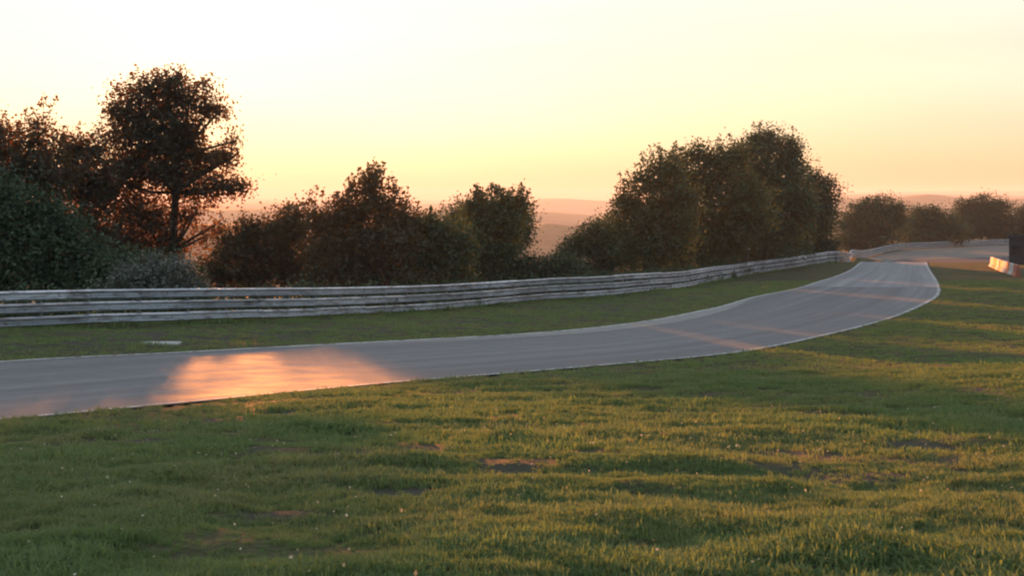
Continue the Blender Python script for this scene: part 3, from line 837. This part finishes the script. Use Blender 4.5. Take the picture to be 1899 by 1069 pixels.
def scatter_gn(coll):
    ng = bpy.data.node_groups.new('scatter', 'GeometryNodeTree')
    ng.interface.new_socket('Geometry', in_out='INPUT', socket_type='NodeSocketGeometry')
    ng.interface.new_socket('Geometry', in_out='OUTPUT', socket_type='NodeSocketGeometry')
    n, l = ng.nodes, ng.links
    gi, go = n.new('NodeGroupInput'), n.new('NodeGroupOutput')
    ci = n.new('GeometryNodeCollectionInfo'); ci.inputs[0].default_value = coll
    ci.inputs['Separate Children'].default_value = True; ci.inputs['Reset Children'].default_value = True
    ip = n.new('GeometryNodeInstanceOnPoints'); ip.inputs['Pick Instance'].default_value = True
    def attr(nm, ty):
        a = n.new('GeometryNodeInputNamedAttribute'); a.data_type = ty; a.inputs['Name'].default_value = nm
        return next(o for o in a.outputs if o.enabled and o.name == 'Attribute')
    rv = n.new('FunctionNodeEulerToRotation')
    l.new(attr('rot', 'FLOAT_VECTOR'), rv.inputs[0])
    l.new(gi.outputs[0], ip.inputs['Points']); l.new(ci.outputs[0], ip.inputs['Instance'])
    l.new(attr('idx', 'INT'), ip.inputs['Instance Index']); l.new(rv.outputs[0], ip.inputs['Rotation'])
    l.new(attr('scl', 'FLOAT'), ip.inputs['Scale'])
    l.new(ip.outputs[0], go.inputs[0])
    return ng

def grass(name, label, X, Y, coll, k, smin, smax):
    Z, ins, ed = ground_h(X, Y)
    clump = fbm(X / .9, Y / .9, 21, 3) + .6 * fbm(X / 4, Y / 4, 27, 2)
    patch = .75 * fbm(X / 1.1, Y / .7, 33, 3) + .4 * fbm(X / 4, Y / 4, 37, 2)
    bp = bare(X, Y)
    keep = (RNG.random(len(X)) > .82 * bp) & (~ins | (ed < .22 * RNG.random(len(X)) ** 2)) & (RNG.random(len(X)) < np.clip(.95 + 3.2 * (patch + .10), .10, 1)) & (ed > RNG.random(len(X)) * .2 - .08)
    X, Y, Z, clump, ed = X[keep], Y[keep], Z[keep], clump[keep], ed[keep]
    n = len(X)
    me = bpy.data.meshes.new(name); me.vertices.add(n)
    me.vertices.foreach_set('co', np.stack([X, Y, Z], 1).astype(np.float32).ravel())
    s = (smin + (smax - smin) * np.clip(.5 + 1.5 * clump, 0, 1)) * RNG.uniform(.75, 1.25, n)
    rot = np.stack([RNG.normal(size=n) * .10, RNG.normal(size=n) * .10, RNG.random(n) * 6.283], 1)
    straw = np.clip(.18 + .25 * bare(X, Y) + 1.7 * fbm(X / 2.2, Y / 2.2, 51, 3) + .22 * RNG.normal(size=n) + .25 * np.exp(-ed / 2.5), 0, 1)
    for nm, ty, v in (('scl', 'FLOAT', s), ('hue', 'FLOAT', straw)):
        me.attributes.new(nm, ty, 'POINT').data.foreach_set('value', v.astype(np.float32))
    me.attributes.new('idx', 'INT', 'POINT').data.foreach_set('value', RNG.integers(0, k, n).astype(np.int32))
    me.attributes.new('rot', 'FLOAT_VECTOR', 'POINT').data.foreach_set('vector', rot.astype(np.float32).ravel())
    o = link(bpy.data.objects.new(name, me))
    md = o.modifiers.new('scatter', 'NODES'); md.node_group = scatter_gn(coll)
    return tag(o, label, 'grass', kind='stuff')

def wedge(d0, d1, per_m2, tan=.40):
    """points spread evenly over a wedge in front of the camera"""
    n = int(tan * (d1 ** 2 - d0 ** 2) * per_m2)
    d = np.sqrt(RNG.random(n) * (d1 ** 2 - d0 ** 2) + d0 ** 2)
    return (RNG.random(n) * 2 - 1) * d * tan, d
x1, y1 = wedge(4.5, 15, 260)
x2, y2 = wedge(13, 34, 90)
grass('grass', 'rough grass in the foreground', x1, y1, FINE, 6, .28, 1.75)
grass('grass', 'rough grass between foreground and track', x2, y2, BROAD, 5, .28, 1.35)
x3, y3 = wedge(28, 125, 9)
rl = dist_to(x3, y3, RAIL_P)
grass('grass', 'short grass on the far verges', x3, y3, FAR, 4, .35, .95)
# taller weeds along the foot of the rail and behind it
t = RNG.random(2600) * (len(RAIL_P) - 2); i = t.astype(int)
tx = RAIL_P[i + 1] - RAIL_P[i]; nx, ny = -tx[:, 1], tx[:, 0]
off = np.where(RNG.random(2600) < .45, RNG.normal(size=2600) * .12, RNG.random(2600) * 5 + .3)
grass('grass', 'rank weeds at the foot of the guard rail', RAIL_P[i, 0] + nx * off, RAIL_P[i, 1] + ny * off, FAR, 4, .8, 2.2)

# dry leaves and daisies lying in the grass: specks too small to count
n = 520
d = np.sqrt(RNG.random(n) * (22 ** 2 - 5 ** 2) + 25); X = (RNG.random(n) ** .8 * 1.5 - .75) * d * .45; Y = d
Z, ins, _ = ground_h(X, Y); k = ~ins
C = np.stack([X, Y, Z + RNG.uniform(.05, .12, n)], 1)[k]
lm = leaves_mesh('fallen_leaves', C, RNG.normal(size=C.shape) * .6 + np.array([0, -.4, .8]), RNG.uniform(.012, .032, len(C)), RNG.random(len(C)), M['litter'])
tag(link(bpy.data.objects.new('fallen_leaves', lm)), 'dry pale leaves caught in the foreground grass', 'leaves', kind='stuff')

# ------------------------------------------------------------------ haze
hb = MB().box(-19500, 19500, -19500, 19500, -190, 75)
hz_m = bpy.data.materials.new('haze'); hz_m.use_nodes = True
hn, hl = hz_m.node_tree.nodes, hz_m.node_tree.links; hn.clear()
ho = hn.new('ShaderNodeOutputMaterial'); hv = hn.new('ShaderNodeVolumePrincipled')
hv.inputs['Color'].default_value = (.72, .82, .97, 1)
hv.inputs['Density'].default_value = HAZE_DENSITY
hv.inputs['Anisotropy'].default_value = .25
hl.new(hv.outputs[0], ho.inputs['Volume'])
tag(hb.build('haze', hz_m), 'evening haze over the valley', 'haze', kind='stuff')
